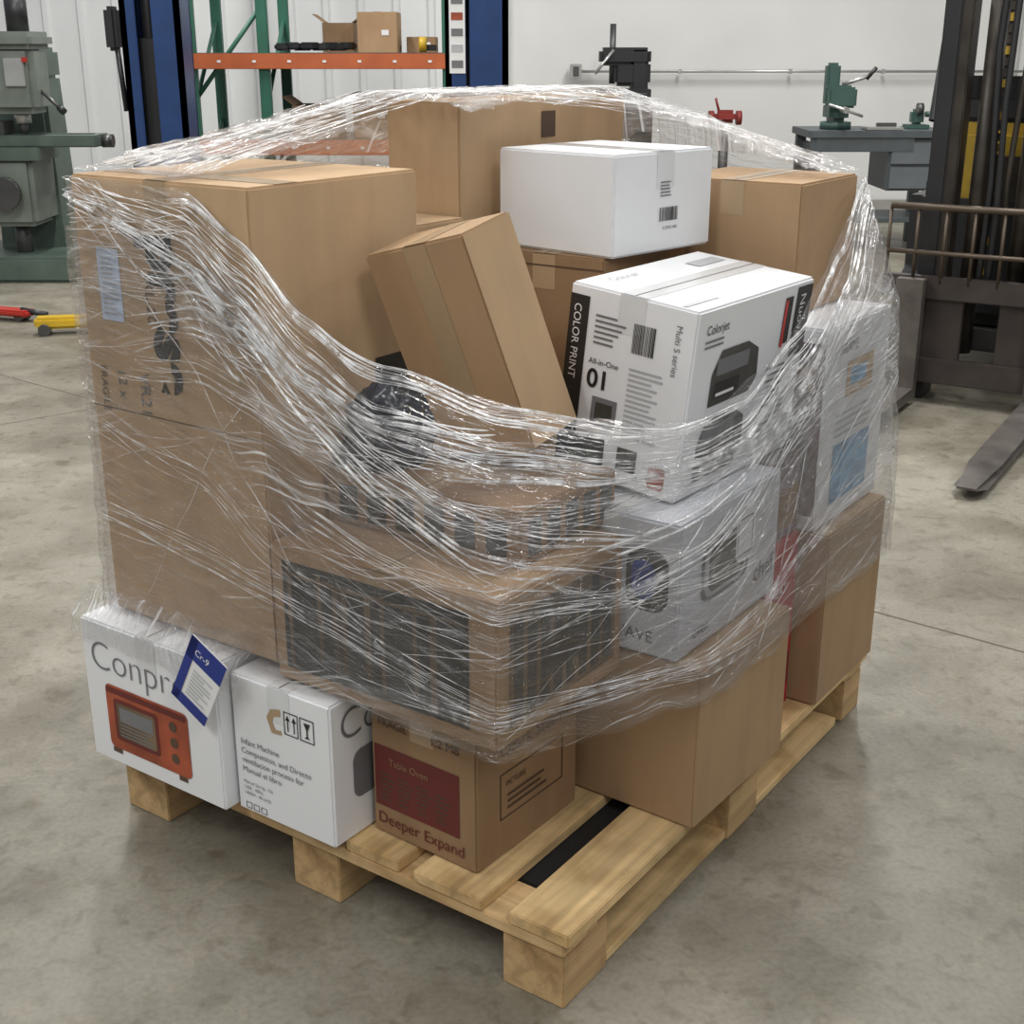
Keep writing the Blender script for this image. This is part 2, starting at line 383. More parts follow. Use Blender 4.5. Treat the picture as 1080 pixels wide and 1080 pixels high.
U.rect('R', 0.27, 0.38, 0.32, 0.43, INKB)
U.rect('T', 0.003, 0.087, 0.592, 0.089, SEAM, 0.0009)
Box('cardboard_box', 0.62, 1.2, 0.82, 0.99, 0.85, 1.12, CARD)

# black crumpled bag
bm = bmesh.new(); bmesh.ops.create_icosphere(bm, subdivisions=5, radius=1)
for v in bm.verts:
    n = v.co.normalized()
    r = 1 + 0.22*noise.noise(n*2.1) + 0.16*abs(noise.noise(n*5.3+Vector((3, 1, 2)))) + .06*noise.noise(n*13)
    v.co = Vector((n.x*0.085*r, n.y*0.060*r, max(-0.053, n.z*0.085*r)))
me = bpy.data.meshes.new('black_plastic_bag'); bm.to_mesh(me); bm.free()
for p in me.polygons: p.use_smooth = True
me.materials.append(mat('black_bag_plastic', (0.02, 0.025, 0.04), 0.22, 0, 0.4, 10, 0.4, 25))
bag = link(bpy.data.objects.new('black_plastic_bag', me))
bag.matrix_world = PM @ Matrix.Translation((0.215, 0.494, 0.797))

# ------------------------------------------------------------------ stretch film
def film_mat(name, sc1, sc2, rot, base, streak, bumpD):
    m = bpy.data.materials.new(name)
    nt, N, L = nodes_of(m)
    N.remove(N['Principled BSDF'])
    out = [n for n in N if n.type == 'OUTPUT_MATERIAL'][0]
    uv = N.new('ShaderNodeUVMap'); uv.uv_map = 'film'
    at = N.new('ShaderNodeAttribute'); at.attribute_name = 'dens'
    def nz(scale, det, rt, dist=0.3):
        mr = N.new('ShaderNodeMapping'); mr.inputs['Rotation'].default_value = (0, 0, rt)
        mp = N.new('ShaderNodeMapping'); mp.inputs['Scale'].default_value = (scale[0], scale[1], 1)
        L.new(uv.outputs['UV'], mr.inputs['Vector']); L.new(mr.outputs['Vector'], mp.inputs['Vector'])
        n = N.new('ShaderNodeTexNoise'); n.inputs['Scale'].default_value = 1; n.inputs['Detail'].default_value = det
        n.inputs['Distortion'].default_value = dist
        L.new(mp.outputs['Vector'], n.inputs['Vector'])
        return n
    n1 = nz(sc1, 3, rot, 0.5); n2 = nz(sc2, 4, rot*1.6+0.04, 0.4); n3 = nz((3.0, 7), 3, 0, 0.6); n4 = nz((4.0, sc1[1]*0.55), 2, -rot*2.2, 0.8)
    n5 = nz((2.2, 9), 3, rot*0.5, 0.9)
    def ramp(src, a, b):
        r = N.new('ShaderNodeMapRange'); r.inputs['From Min'].default_value = a; r.inputs['From Max'].default_value = b
        r.interpolation_type = 'SMOOTHSTEP'
        L.new(src, r.inputs['Value']); return r.outputs['Result']
    def mth(op, x, y):
        t = N.new('ShaderNodeMath'); t.operation = op
        for i, q in enumerate((x, y)):
            if isinstance(q, (int, float)): t.inputs[i].default_value = q
            else: L.new(q, t.inputs[i])
        return t.outputs[0]
    s1 = ramp(n1.outputs['Fac'], 0.58, 0.72); s2 = ramp(n2.outputs['Fac'], 0.58, 0.68); s4 = ramp(n4.outputs['Fac'], 0.61, 0.72)
    patch = ramp(n3.outputs['Fac'], 0.44, 0.64)
    cloud = ramp(n5.outputs['Fac'], 0.56, 0.76)
    st = mth('ADD', mth('MULTIPLY', s1, 0.5), mth('MULTIPLY', s2, 0.85))
    st = mth('ADD', st, mth('MULTIPLY', s4, 0.5))
    st = mth('MULTIPLY', st, mth('ADD', mth('MULTIPLY', patch, 1.0), 0.10))
    st = mth('ADD', st, mth('MULTIPLY', cloud, 0.20))
    fac = mth('ADD', mth('MULTIPLY', mth('MULTIPLY', st, streak), at.outputs['Fac']), mth('MULTIPLY', at.outputs['Fac'], base))
    fac = mth('MINIMUM', fac, 0.9)
    bmp = N.new('ShaderNodeBump'); bmp.inputs['Strength'].default_value = 1.0; bmp.inputs['Distance'].default_value = bumpD
    hsum = mth('ADD', mth('ADD', n1.outputs['Fac'], mth('MULTIPLY', n2.outputs['Fac'], 0.45)), mth('MULTIPLY', n4.outputs['Fac'], 0.8))
    L.new(hsum, bmp.inputs['Height'])
    tr = N.new('ShaderNodeBsdfTransparent'); tr.inputs['Color'].default_value = (0.985, 0.985, 0.99, 1)
    df = N.new('ShaderNodeBsdfDiffuse'); df.inputs['Color'].default_value = (0.97, 0.98, 1.0, 1)
    tl = N.new('ShaderNodeBsdfTranslucent'); tl.inputs['Color'].default_value = (0.97, 0.98, 1.0, 1)
    md = N.new('ShaderNodeMixShader'); md.inputs[0].default_value = 0.3
    L.new(df.outputs[0], md.inputs[1]); L.new(tl.outputs[0], md.inputs[2])
    L.new(bmp.outputs['Normal'], df.inputs['Normal'])
    m1 = N.new('ShaderNodeMixShader'); L.new(fac, m1.inputs[0]); L.new(tr.outputs[0], m1.inputs[1]); L.new(md.outputs[0], m1.inputs[2])
    gl = N.new('ShaderNodeBsdfGlossy'); gl.inputs['Roughness'].default_value = 0.12
    L.new(bmp.outputs['Normal'], gl.inputs['Normal'])
    fr = N.new('ShaderNodeFresnel'); fr.inputs['IOR'].default_value = 1.42; L.new(bmp.outputs['Normal'], fr.inputs['Normal'])
    ff = mth('MINIMUM', mth('ADD', mth('MULTIPLY', fr.outputs[0], 0.8), 0.015), 0.35)
    m2 = N.new('ShaderNodeMixShader'); L.new(ff, m2.inputs[0]); L.new(m1.outputs[0], m2.inputs[1]); L.new(gl.outputs[0], m2.inputs[2])
    L.new(m2.outputs[0], out.inputs['Surface'])
    return m

hp = []
def add(bs, as_, zs):
    for b in bs:
        for a in as_:
            for z in zs: hp.append((b, a, z))
add((0, .395), (.572, .985), (.36, 1.208))
add((-.008, .352), (.115, .57), (.36, .655))
add((.36, .748), (.016,), (.44, .683))
add((.36, .70), (-.034,), (.36, .442))
add((.90, 1.222), (.006,), (.51, .91))
add((.965, 1.243), (.108, .45), (1.163,))
add((1.22, .90), (-.026,), (.36, .51))
add((.60, 1.205), (.64, .90), (.36, 1.309))
hp += [(.445, .045, 1.02), (.875, .035, 1.02), (0, 1.0, .36), (1.22, 1.0, .36), (1.21, 1.0, 1.13)]
bm = bmesh.new()
for p in hp: bm.verts.new(p)
bmesh.ops.convex_hull(bm, input=bm.verts[:])
bvh = BVHTree.FromBMesh(bm)
CB, CA = 0.6, 0.5
def cast(th, z):
    d = Vector((cos(th), sin(th), 0))
    o = Vector((CB, CA, z)) + d*3
    for q in range(60):
        h = bvh.ray_cast(o, -d)
        if h[0] is not None and (h[0]-Vector((CB, CA, o.z))).dot(d) > 0.02: return h[0], h[1]
        o.z -= 0.004
    return Vector((CB, CA, z)), d
def interp(tab, x):
    for (x0, y0), (x1, y1) in zip(tab, tab[1:]):
        if x0 <= x <= x1:
            t = (x-x0)/(x1-x0); t = t*t*(3-2*t)*0.5+t*0.5
            return y0+(y1-y0)*t
    return tab[-1][1]
ZT = [(141, 1.20), (162, 1.195), (172, 1.13), (184, 1.03), (196, .965), (212, .905), (242, .855), (262, .865), (285, .94), (310, 1.05), (329, 1.155), (373, 1.30), (400, 1.24), (450, 1.27), (480, 1.22), (501, 1.20)]
ZL = [(141, .425), (180, .42), (212, .405), (235, .395), (262, .39), (285, .40), (320, .38), (400, .38), (470, .40), (501, .425)]
film = empty('stretch_film', mtx=PM)
def layer(name, m, off, NT, NW, w0, w1, ztmul, seed, dens, ripple, t0=141.0, t1=501.0):
    verts = []; dl = []; uvs = []
    sacc = 0; last = None
    for i in range(NT+1):
        deg = t0+(t1-t0)*i/NT; th = radians(deg)
        zt = interp(ZT, deg); zl = interp(ZL, deg)
        zt += 0.022*noise.noise(Vector((deg*0.07, seed, 0)))+ztmul
        zl += 0.018*noise.noise(Vector((deg*0.12, seed, 5)))
        mid, _ = cast(th, 0.6)
        if last is not None: sacc += (mid-last).length
        last = mid
        for j in range(NW+1):
            w = w0+(w1-w0)*j/NW
            z = zl+(zt-zl)*w
            p, n = cast(th, z)
            p = Vector((p.x, p.y, z))
            d = Vector((cos(th), sin(th), 0))
            rp = ripple*(0.5+0.5*noise.noise(Vector((sacc*3.0, w*24+sacc*seed*0.8, seed))))+ripple*1.1*abs(noise.noise(Vector((sacc*5, w*9-sacc*2, seed+9))))
            verts.append(p+d*(off+rp))
            uvs.append((sacc, w*0.6))
            dl.append(dens(deg, w, z))
    faces = []
    for i in range(NT):
        for j in range(NW):
            a = i*(NW+1)+j
            faces.append([a, a+NW+1, a+NW+2, a+1])
    o = mesh_obj(name, verts, faces, m, film, True)
    me = o.data
    ul = me.uv_layers.new(name='film')
    for l in me.loops: ul.data[l.index].uv = uvs[l.vertex_index]
    att = me.attributes.new('dens', 'FLOAT', 'POINT')
    for i, v in enumerate(dl): att.data[i].value = v
    return o
def g(x, c, w): return math.exp(-((x-c)/w)**2)
def dens1(deg, w, z):
    d = 0.30 + 0.55*g(w, 1.0, 0.06) + 0.55*g(w, 0.80, 0.13) + 0.4*g(w, 0.0, 0.07)
    d += 1.0*g(deg, 150, 14)*g(w, .95, .28)
    d += 0.35*g(deg, 222, 22)*g(w, .68, .22)
    d += 0.3*g(deg, 290, 22)*g(w, .75, .3)
    return d
def dens2(deg, w, z):
    d = 0.32 + 0.5*g(w, 0.85, 0.12) + 0.45*g(w, 0.5, 0.10) + 0.4*g(w, 0.05, .06)
    d += 0.6*g(deg, 172, 13)*g(w, .85, .3)
    return d
FM1 = film_mat('stretch_film_plastic', (2.0, 75), (5.0, 210), 0.07, 0.02, 1.35, 0.014)
FM2 = film_mat('stretch_film_plastic_crossed', (1.5, 55), (4.0, 170), -0.20, 0.01, 1.15, 0.016)
layer('film_wrap_inner', FM1, 0.003, 420, 110, 0, 1, 0, 1.0, dens1, 0.005)
layer('film_wrap_outer', FM2, 0.010, 420, 110, 0.0, 0.90, 0.0, 2.0, dens2, 0.008)
# top sheet
def topz(b, a):
    h = bvh.ray_cast(Vector((b, a, 3)), Vector((0, 0, -1)))
    return h[0].z if h[0] is not None else None
verts = []; faces = []; uvs = []; dl = []; idx = {}
NB, NA = 130, 110
for i in range(NB+1):
    for j in range(NA+1):
        b = 0.004+1.234*i/NB; a = 0.10+0.885*j/NA
        z = topz(b, a)
        if z is None or z < 1.0: continue
        edge = 0.07*noise.noise(Vector((b*5, a*4, 1)))
        cover = (a > 0.79-0.10*(b < .35)+edge) or (b > 0.56 and a > 0.60+edge) or (b > 1.06+edge and a > .1)
        if not cover: continue
        idx[(i, j)] = len(verts)
        verts.append((b, a, z+0.004+0.014*abs(noise.noise(Vector((b*7, a*16, 3))))+0.005*noise.noise(Vector((b*34, a*12, 3)))))
        uvs.append((b*0.8+a*0.6, a*0.8-b*0.6)); dl.append(1.2+0.7*noise.noise(Vector((b*5, a*5, 0))))
for (i, j) in list(idx):
    q = [(i, j), (i+1, j), (i+1, j+1), (i, j+1)]
    if all(t in idx for t in q): faces.append([idx[t] for t in q])
o = mesh_obj('film_top_sheet', verts, faces, film_mat('stretch_film_plastic_top', (3, 45), (6, 120), 0.5, 0.08, 1.2, 0.015), film, True)
ul = o.data.uv_layers.new(name='film')
for l in o.data.loops: ul.data[l.index].uv = uvs[l.vertex_index]
att = o.data.attributes.new('dens', 'FLOAT', 'POINT')
for i, v in enumerate(dl): att.data[i].value = v
# skirt flaring over the lower cartons
verts = []; uvs = []; faces = []
NS, NV = 140, 18
for i in range(NS+1):
    a = 0.60+0.435*i/NS
    for j in range(NV+1):
        t = j/NV
        if t < .5: b = -0.008-0.052*t*2; z = 0.47-0.038*t*2
        else: b = -0.064; z = 0.432-0.045*(t-.5)*2*(1+0.7*noise.noise(Vector((a*9, 2, 2))))
        rp = 0.009*noise.noise(Vector((a*26, t*4, 1)))
        verts.append((b-abs(rp)-.002, a, z+rp)); uvs.append((t*0.3, a*1.2))
for i in range(NS):
    for j in range(NV):
        q = i*(NV+1)+j; faces.append([q, q+NV+1, q+NV+2, q+1])
o = mesh_obj('film_skirt', verts, faces, FM1, film, True)
ul = o.data.uv_layers.new(name='film')
for l in o.data.loops: ul.data[l.index].uv = uvs[l.vertex_index]
att = o.data.attributes.new('dens', 'FLOAT', 'POINT')
for v in range(len(verts)): att.data[v].value = 1.1
# gathered strands
def strand_mat(name, lo, hi):
    SM = bpy.data.materials.new(name)
    nt, N, L = nodes_of(SM)
    b_ = N['Principled BSDF']; b_.inputs['Base Color'].default_value = (0.98, 0.985, 1.0, 1); b_.inputs['Roughness'].default_value = 0.16
    b_.inputs['Specular IOR Level'].default_value = 1.0
    b_.inputs['Coat Weight'].default_value = 0.8; b_.inputs['Coat Roughness'].default_value = 0.1
    tc = N.new('ShaderNodeTexCoord'); nz_ = N.new('ShaderNodeTexNoise'); nz_.inputs['Scale'].default_value = 30; nz_.inputs['Detail'].default_value = 3
    mr = N.new('ShaderNodeMapRange'); mr.inputs['To Min'].default_value = lo; mr.inputs['To Max'].default_value = hi
    mr.inputs['From Min'].default_value = .38; mr.inputs['From Max'].default_value = .62
    L.new(tc.outputs['Object'], nz_.inputs['Vector']); L.new(nz_.outputs['Fac'], mr.inputs['Value']); L.new(mr.outputs['Result'], b_.inputs['Alpha'])
    return SM
rnd = random.Random(3)
def new_curve(name, m):
    cu = bpy.data.curves.new(name, 'CURVE'); cu.dimensions = '3D'; cu.bevel_depth = 1.0; cu.bevel_resolution = 1
    cu.materials.append(m); link(bpy.data.objects.new(name, cu), film); return cu
def strand(cu, d0, d1, w0, w1, r, wob=0.02, sd=None, wo=0.0, out=0.012):
    n = 70; sp = cu.splines.new('POLY'); sp.points.add(n)
    sd = rnd.uniform(0, 50) if sd is None else sd
    s2 = rnd.uniform(0, 50)
    for i in range(n+1):
        t = i/n; deg = d0+(d1-d0)*t
        dd = 141+((deg-141) % 360)
        w = w0+(w1-w0)*t+wob*noise.noise(Vector((t*4, sd, 0)))+wo*(0.3+1.0*abs(noise.noise(Vector((t*3, s2, 1)))))
        w = min(1.0, max(0.0, w))
        zt = interp(ZT, dd); zl = interp(ZL, dd); z = zl+(zt-zl)*w
        th = radians(dd); p, _ = cast(th, z)
        p = Vector((p.x, p.y, z))+Vector((cos(th), sin(th), 0))*(out+0.003*noise.noise(Vector((t*9, s2, 3))))
        sp.points[i].co = (*p, 1)
        sp.points[i].radius = r*(0.5+0.9*abs(noise.noise(Vector((t*7, s2, 7)))))*(1 if 0 < i < n else 0.2)
def bundle(cu, d0, d1, w0, w1, n, spread, r, wob=0.03):
    sd = rnd.uniform(0, 50)
    for k2 in range(n):
        strand(cu, d0+rnd.uniform(-4, 4), d1+rnd.uniform(-4, 4), w0, w1, r*rnd.uniform(.6, 1.4), wob, sd, spread*(k2-n/2)/n)
thin = new_curve('fine_strands', strand_mat('fine_gathered_film', 0.15, 0.95))
thick = new_curve('gathered_strands', strand_mat('gathered_film', 0.05, 0.75))
for i in range(60):
    s0 = rnd.uniform(130, 275); strand(thin, s0, s0+rnd.uniform(25, 80), rnd.uniform(0.03, .9), rnd.uniform(0.05, .9), rnd.uniform(0.0003, 0.0008), 0.03)
for i in range(18): strand(thin, rnd.uniform(135, 170), rnd.uniform(270, 345), rnd.uniform(0.7, 1.0), rnd.uniform(0.72, 1.0), rnd.uniform(0.0005, 0.0013))
# main bands, running the way the film was wound
bundle(thin, 142, 235, .98, .62, 9, .16, .0009); bundle(thin, 145, 215, .80, .88, 8, .12, .0008)
bundle(thin, 150, 250, .62, .78, 8, .14, .0008); bundle(thin, 228, 330, .45, .98, 9, .16, .0009)
bundle(thin, 215, 300, .88, .72, 8, .14, .0009); bundle(thin, 240, 335, .86, .55, 8, .14, .0007)
bundle(thin, 141, 260, .25, .12, 8, .12, .0006); bundle(thin, 200, 340, .10, .35, 8, .14, .0006)
bundle(thin, 141, 200, .50, .20, 7, .12, .0006); bundle(thin, 180, 262, .50, .42, 8, .14, .0006)
bundle(thin, 142, 172, .99, .70, 9, .20, .0010); bundle(thin, 142, 180, .90, .95, 7, .12, .0010)
bundle(thin, 165, 245, 1.0, .97, 7, .06, .0009, .01); bundle(thin, 235, 330, .97, .99, 6, .05, .0009, .01)
for (a, b, c, d) in ((143, 222, .97, .55), (160, 250, .99, .96), (226, 328, .60, .97), (205, 290, .80, .90), (150, 212, .72, .92), (142, 178, .97, .80)):
    bundle(thick, a, b, c, d, 3, .05, .0024, .03)
# strands over the top
def topstrand(p0, p1, r):
    n = 50; sp = thin.splines.new('POLY'); sp.points.add(n); s2 = rnd.uniform(0, 50)
    for i in range(n+1):
        t = i/n; b = p0[0]+(p1[0]-p0[0])*t; a = p0[1]+(p1[1]-p0[1])*t+0.02*noise.noise(Vector((t*4, s2, 0)))
        z = topz(b, a) or 1.2
        sp.points[i].co = (b, a, z+0.012, 1); sp.points[i].radius = r*(0.5+0.9*abs(noise.noise(Vector((t*7, s2, 7)))))
for i in range(34): topstrand((0.02, rnd.uniform(.66, .96)), (rnd.uniform(.4, 1.15), rnd.uniform(.66, .90)), rnd.uniform(.0005, .0015))
for i in range(20): topstrand((rnd.uniform(.6, .8), rnd.uniform(.58, .85)), (1.2, rnd.uniform(.3, .8)), rnd.uniform(.0005, .0015))
for i in range(12): topstrand((rnd.uniform(1.08, 1.18), .75), (rnd.uniform(1.12, 1.23), .15), rnd.uniform(.0005, .0013))

# tag stuck on film
tag = Box('blue_shipping_tag', 0, 0.002, 0, 0.088, 0, 0.145, PAPER,
          mtx=PM @ Matrix.Translation((-0.083, 0.672, 0.318)) @ Matrix.Rotation(radians(28), 4, 'X'), tape=None, bev=0.0005)
tag.rect('L', 0.0, 0.10, 0.088, 0.145, BLUEP); tag.rect('L', 0.0, 0.0, 0.018, 0.145, BLUEP)
tag.rect('L', 0.0, 0.0, 0.088, 0.022, BLUEP); tag.text('L', 0.018, 0.115, 'Cr-9', 0.018, PAPER)
tag.bars('L', 0.028, 0.03, 0.08, 0.09, LGREYI, 8, 0.002, True)

# ------------------------------------------------------------------ room
def floor_mat():
    m = bpy.data.materials.new('stained_concrete'); nt, N, L = nodes_of(m)
    b = N['Principled BSDF']; tc = N.new('ShaderNodeTexCoord')
    def nz(s, d, dist=0):
        n = N.new('ShaderNodeTexNoise'); n.inputs['Scale'].default_value = s; n.inputs['Detail'].default_value = d
        n.inputs['Distortion'].default_value = dist; L.new(tc.outputs['Object'], n.inputs['Vector']); return n
    def ramp(n, p0, c0, p1, c1):
        r = N.new('ShaderNodeValToRGB'); e = r.color_ramp.elements
        e[0].position = p0; e[0].color = (*c0, 1); e[1].position = p1; e[1].color = (*c1, 1)
        L.new(n.outputs['Fac'], r.inputs['Fac']); return r
    r1 = ramp(nz(0.8, 9, 0.5), 0.35, (0.185, 0.168, 0.130), 0.66, (0.295, 0.275, 0.225))
    r2 = ramp(nz(3.5, 9, 0.2), 0.38, (0.70, 0.68, 0.64), 0.56, (1, 1, 1))
    r3 = ramp(nz(90, 3), 0.3, (0.82, 0.81, 0.80), 0.6, (1, 1, 1))
    r4 = ramp(nz(6.5, 4, 0.3), 0.64, (1, 1, 1), 0.72, (0.68, 0.63, 0.56))
    r5 = ramp(nz(22, 5, 0.5), 0.32, (0.76, 0.74, 0.70), 0.46, (1, 1, 1))
    r6 = ramp(nz(9, 8, 1.5), 0.60, (1, 1, 1), 0.66, (1.12, 1.11, 1.08))
    cur = r1.outputs['Color']
    for r in (r2, r3, r4, r5, r6):
        mx = N.new('ShaderNodeMixRGB'); mx.blend_type = 'MULTIPLY'; mx.inputs['Fac'].default_value = 1
        L.new(cur, mx.inputs['Color1']); L.new(r.outputs['Color'], mx.inputs['Color2']); cur = mx.outputs['Color']
    L.new(cur, b.inputs['Base Color'])
    rr = N.new('ShaderNodeMapRange'); rr.inputs['To Min'].default_value = 0.32; rr.inputs['To Max'].default_value = 0.65
    L.new(nz(3, 4).outputs['Fac'], rr.inputs['Value']); L.new(rr.outputs['Result'], b.inputs['Roughness'])
    bp = N.new('ShaderNodeBump'); bp.inputs['Strength'].default_value = 0.15; bp.inputs['Distance'].default_value = .005
    L.new(nz(60, 4).outputs['Fac'], bp.inputs['Height']); L.new(bp.outputs['Normal'], b.inputs['Normal'])
    return m
floor = mesh_obj('floor', [(-9, -3, 0), (9, -3, 0), (9, 12, 0), (-9, 12, 0)], [[0, 1, 2, 3]], floor_mat())
JM = mat('joint_dirt', (0.12, 0.10, 0.08), 0.9)
def joint(n, x0, y0, x1, y1, w=0.007):
    d = Vector((x1-x0, y1-y0, 0)).normalized(); s = Vector((-d.y, d.x, 0))*w/2
    p0 = Vector((x0, y0, 0.0008)); p1 = Vector((x1, y1, 0.0008))
    mesh_obj(n, [p0-s, p1-s, p1+s, p0+s], [[0, 1, 2, 3]], JM, floor)
joint('joint_1', 0.939-0.78*8, 3.17+0.63*8, 0.939+0.78*8, 3.17-.63*8)
joint('joint_2', -6.5, 1.2, 1.0, 7.2+0.3, 0.005)
WALLM = mat('painted_wall', (0.74, 0.74, 0.72), 0.6, 0, 0.05, 1.2)
RIBM = mat('ribbed_metal_panel', (0.76, 0.77, 0.77), 0.4, 0, 0.03, 2)
v = []; f = []
xs = []; x = -9.0
while x < -0.1:
    xs += [(x, 0), (x+0.17, 0), (x+0.19, -0.03), (x+0.23, -0.03), (x+0.25, 0)]; x += 0.30
for (x, dy) in xs: v += [(x, 12+dy-.02, 0), (x, 12+dy-.02, 5)]
for i in range(len(xs)-1): f.append([2*i, 2*i+2, 2*i+3, 2*i+1])
wall = mesh_obj('wall_back', v, f, RIBM)
cube(wall, 'smooth_panel', (4.5, 12.05, 2.5), (9.2, 0.1, 5), WALLM, bev=0)
cube(wall, 'corner_trim', (-0.08, 11.96, 2.5), (0.08, 0.06, 5), WALLM)
cube(wall, 'panel_joint', (4.35, 11.98, 2.5), (0.05, 0.04, 5), mat('trim_grey', (0.5, 0.5, 0.48), 0.5))
cube(None, 'baseboard_back', (0, 11.93, 0.06), (18, 0.05, 0.12), mat('base_dirty', (0.35, 0.34, 0.31), .7))
STEEL = mat('brushed_steel', (0.55, 0.55, 0.54), 0.35, 0.8)
cond = empty('electrical_conduit', (0, 0, 0))
cyl(cond, 'pipe', (0.55, 11.9, 1.205), (4.4, 11.9, 1.205), 0.012, STEEL)
for x in (0.55, 3.9): cube(cond, 'junction_box_%d' % int(x*10), (x, 11.9, 1.205), (0.10, 0.07, 0.12), STEEL)
cube(cond, 'outlet_face', (0.55, 11.86, 1.205), (0.05, 0.01, 0.08), mat('outlet_dark', (0.08, 0.08, 0.08), .5))
for x in (1.45, 2.4, 3.2): cube(cond, 'clip_%d' % int(x*10), (x, 11.91, 1.205), (0.03, 0.05, 0.04), STEEL)

# ---- milling machine
MG = mat('machine_green', (0.085, 0.12, 0.098), 0.45, 0, 0.2); MGL = mat('machine_grey', (0.17, 0.195, 0.17), 0.45, 0, 0.2)
BLK = mat('black_enamel', (0.02, 0.02, 0.022), 0.4); DST = mat('dark_steel', (0.10, 0.10, 0.10), 0.4, 0.7)
YEL = mat('yellow_paint', (0.55, 0.36, 0.02), 0.4); RED = mat('red_paint', (0.40, 0.03, 0.02), 0.4)
mm = empty('milling_machine', (-3.03, 8.6, 0))
cube(mm, 'base', (-0.1, 0.1, 0.08), (0.75, 0.9, 0.16), MG, bev=0.02)
cube(mm, 'column', (-0.12, 0.3, 0.68), (0.42, 0.42, 1.12), MG, bev=0.03, taper=0.85)
cube(mm, 'knee', (-0.1, -0.05, 0.55), (0.32, 0.45, 0.42), MGL, bev=0.03)
cyl(mm, 'knee_screw', (-0.1, -0.1, 0.1), (-0.1, -0.1, 0.4), 0.05, DST)
cube(mm, 'saddle', (-0.08, -0.1, 0.78), (0.4, 0.4, 0.08), MG)
cube(mm, 'table', (-0.05, -0.12, 0.855), (1.05, 0.28, 0.07), MG, bev=0.008)
cube(mm, 'table_slot', (-0.05, -0.12, 0.892), (0.95, 0.03, 0.006), DST, bev=0)
cyl(mm, 'table_crank', (0.47, -0.12, 0.85), (0.54, -0.12, 0.85), 0.04, DST)
cyl(mm, 'knee_wheel', (-0.1, -0.32, 0.55), (-0.1, -0.36, 0.55), 0.10, DST)
cube(mm, 'ram', (-0.1, 0.15, 1.30), (0.28, 0.8, 0.2), MG, bev=0.03)
cube(mm, 'head', (0.02, -0.2, 1.22), (0.30, 0.3, 0.40), MGL, bev=0.04)
cube(mm, 'belt_housing', (0.0, -0.16, 1.44), (0.36, 0.42, 0.10), MGL, bev=0.03)
cyl(mm, 'motor', (0.04, -0.16, 1.48), (0.04, -0.16, 1.72), 0.065, BLK)
cube(mm, 'control_plate', (0.06, -0.36, 1.26), (0.12, 0.02, 0.16), STEEL)
cube(mm, 'red_switch', (0.13, -0.37, 1.33), (0.03, 0.03, 0.03), RED)
cyl(mm, 'quill', (0.02, -0.2, 0.96), (0.02, -0.2, 1.04), 0.05, STEEL)
cyl(mm, 'spindle', (0.02, -0.2, 0.90), (0.02, -0.2, 0.98), 0.025, DST)
cyl(mm, 'feed_lever', (0.17, -0.25, 1.15), (0.30, -0.32, 1.05), 0.012, DST)
cyl(mm, 'lever_knob', (0.29, -0.315, 1.06), (0.32, -0.33, 1.03), 0.022, BLK)
cube(mm, 'machine_vise', (-0.2, -0.12, 0.93), (0.2, 0.18, 0.08), DST)

# ---- floor jack (yellow) and red trolley
fj = empty('floor_jack', (-2.20, 6.75, 0), radians(12))
cube(fj, 'body', (-0.1, 0, 0.06), (0.34, 0.10, 0.06), YEL, bev=0.015)
cyl(fj, 'ram', (0.05, 0, 0.07), (0.22, 0, 0.08), 0.035, YEL)
for sx in (-0.22, 0.03):
    for sy in (-0.06, 0.06): cyl(fj, 'wheel_%d_%d' % (int(sx*100), int(sy*100)), (sx, sy-.012, 0.03), (sx, sy+.012, 0.03), 0.03, DST)
rh = empty('red_trolley', (-2.80, 7.1, 0), radians(-20))
cube(rh, 'frame', (0, 0, 0.045), (0.42, 0.10, 0.035), RED, bev=0.01)
cyl(rh, 'handle', (0.15, 0, 0.06), (0.30, 0.02, 0.04), 0.015, BLK)
for sx in (-0.15, 0.15): cyl(rh, 'caster_%d' % int(sx*100), (sx, -0.04, 0.025), (sx, 0.04, 0.025), 0.025, DST)

# ---- lift columns
NAVY = mat('blue_paint', (0.015, 0.048, 0.155), 0.35, 0, 0.15)
def column(x, y, w, slot):
    c = empty('lift_column', (x, y, 0))
    cube(c, 'base_plate', (0, 0, 0.01), (w+0.2, 0.5, 0.02), NAVY)
    cube(c, 'web', (0, 0.12, 1.7), (w, 0.03, 3.36), NAVY)
    cube(c, 'flange_left', (-w/2+0.02, 0, 1.7), (0.04, 0.26, 3.36), NAVY)
    cube(c, 'flange_right', (w/2-0.02, 0, 1.7), (0.04, 0.26, 3.36), NAVY)
    lw = (w-slot)
    cube(c, 'lip_left', (-w/2+lw*0.35/2, -0.12, 1.7), (lw*0.35, 0.02, 3.36), NAVY)
    cube(c, 'lip_right', (w/2-lw*0.65/2, -0.12, 1.7), (lw*0.65, 0.02, 3.36), NAVY)
    cube(c, 'carriage_slide', (0, 0.02, 0.9), (w-0.14, 0.12, 1.1), BLK)
    cyl(c, 'hydraulic_cylinder', (-0.04, 0.0, 0.4), (-0.04, 0.0, 2.9), 0.04, BLK)
    return c
c1 = column(-2.04, 8.0, 0.34, 0.09)
cube(c1, 'power_unit', (-0.24, -0.02, 1.5), (0.07, 0.14, 0.24), BLK, bev=0.02)
cyl(c1, 'hose', (-0.22, -0.05, 1.4), (-0.2, -0.05, 1.05), 0.015, BLK)
c2 = column(-0.20, 8.0, 0.36, 0.02)
cube(c2, 'warning_placard', (-0.11, -0.135, 1.48), (0.09, 0.005, 0.44), PAPER, bev=0)
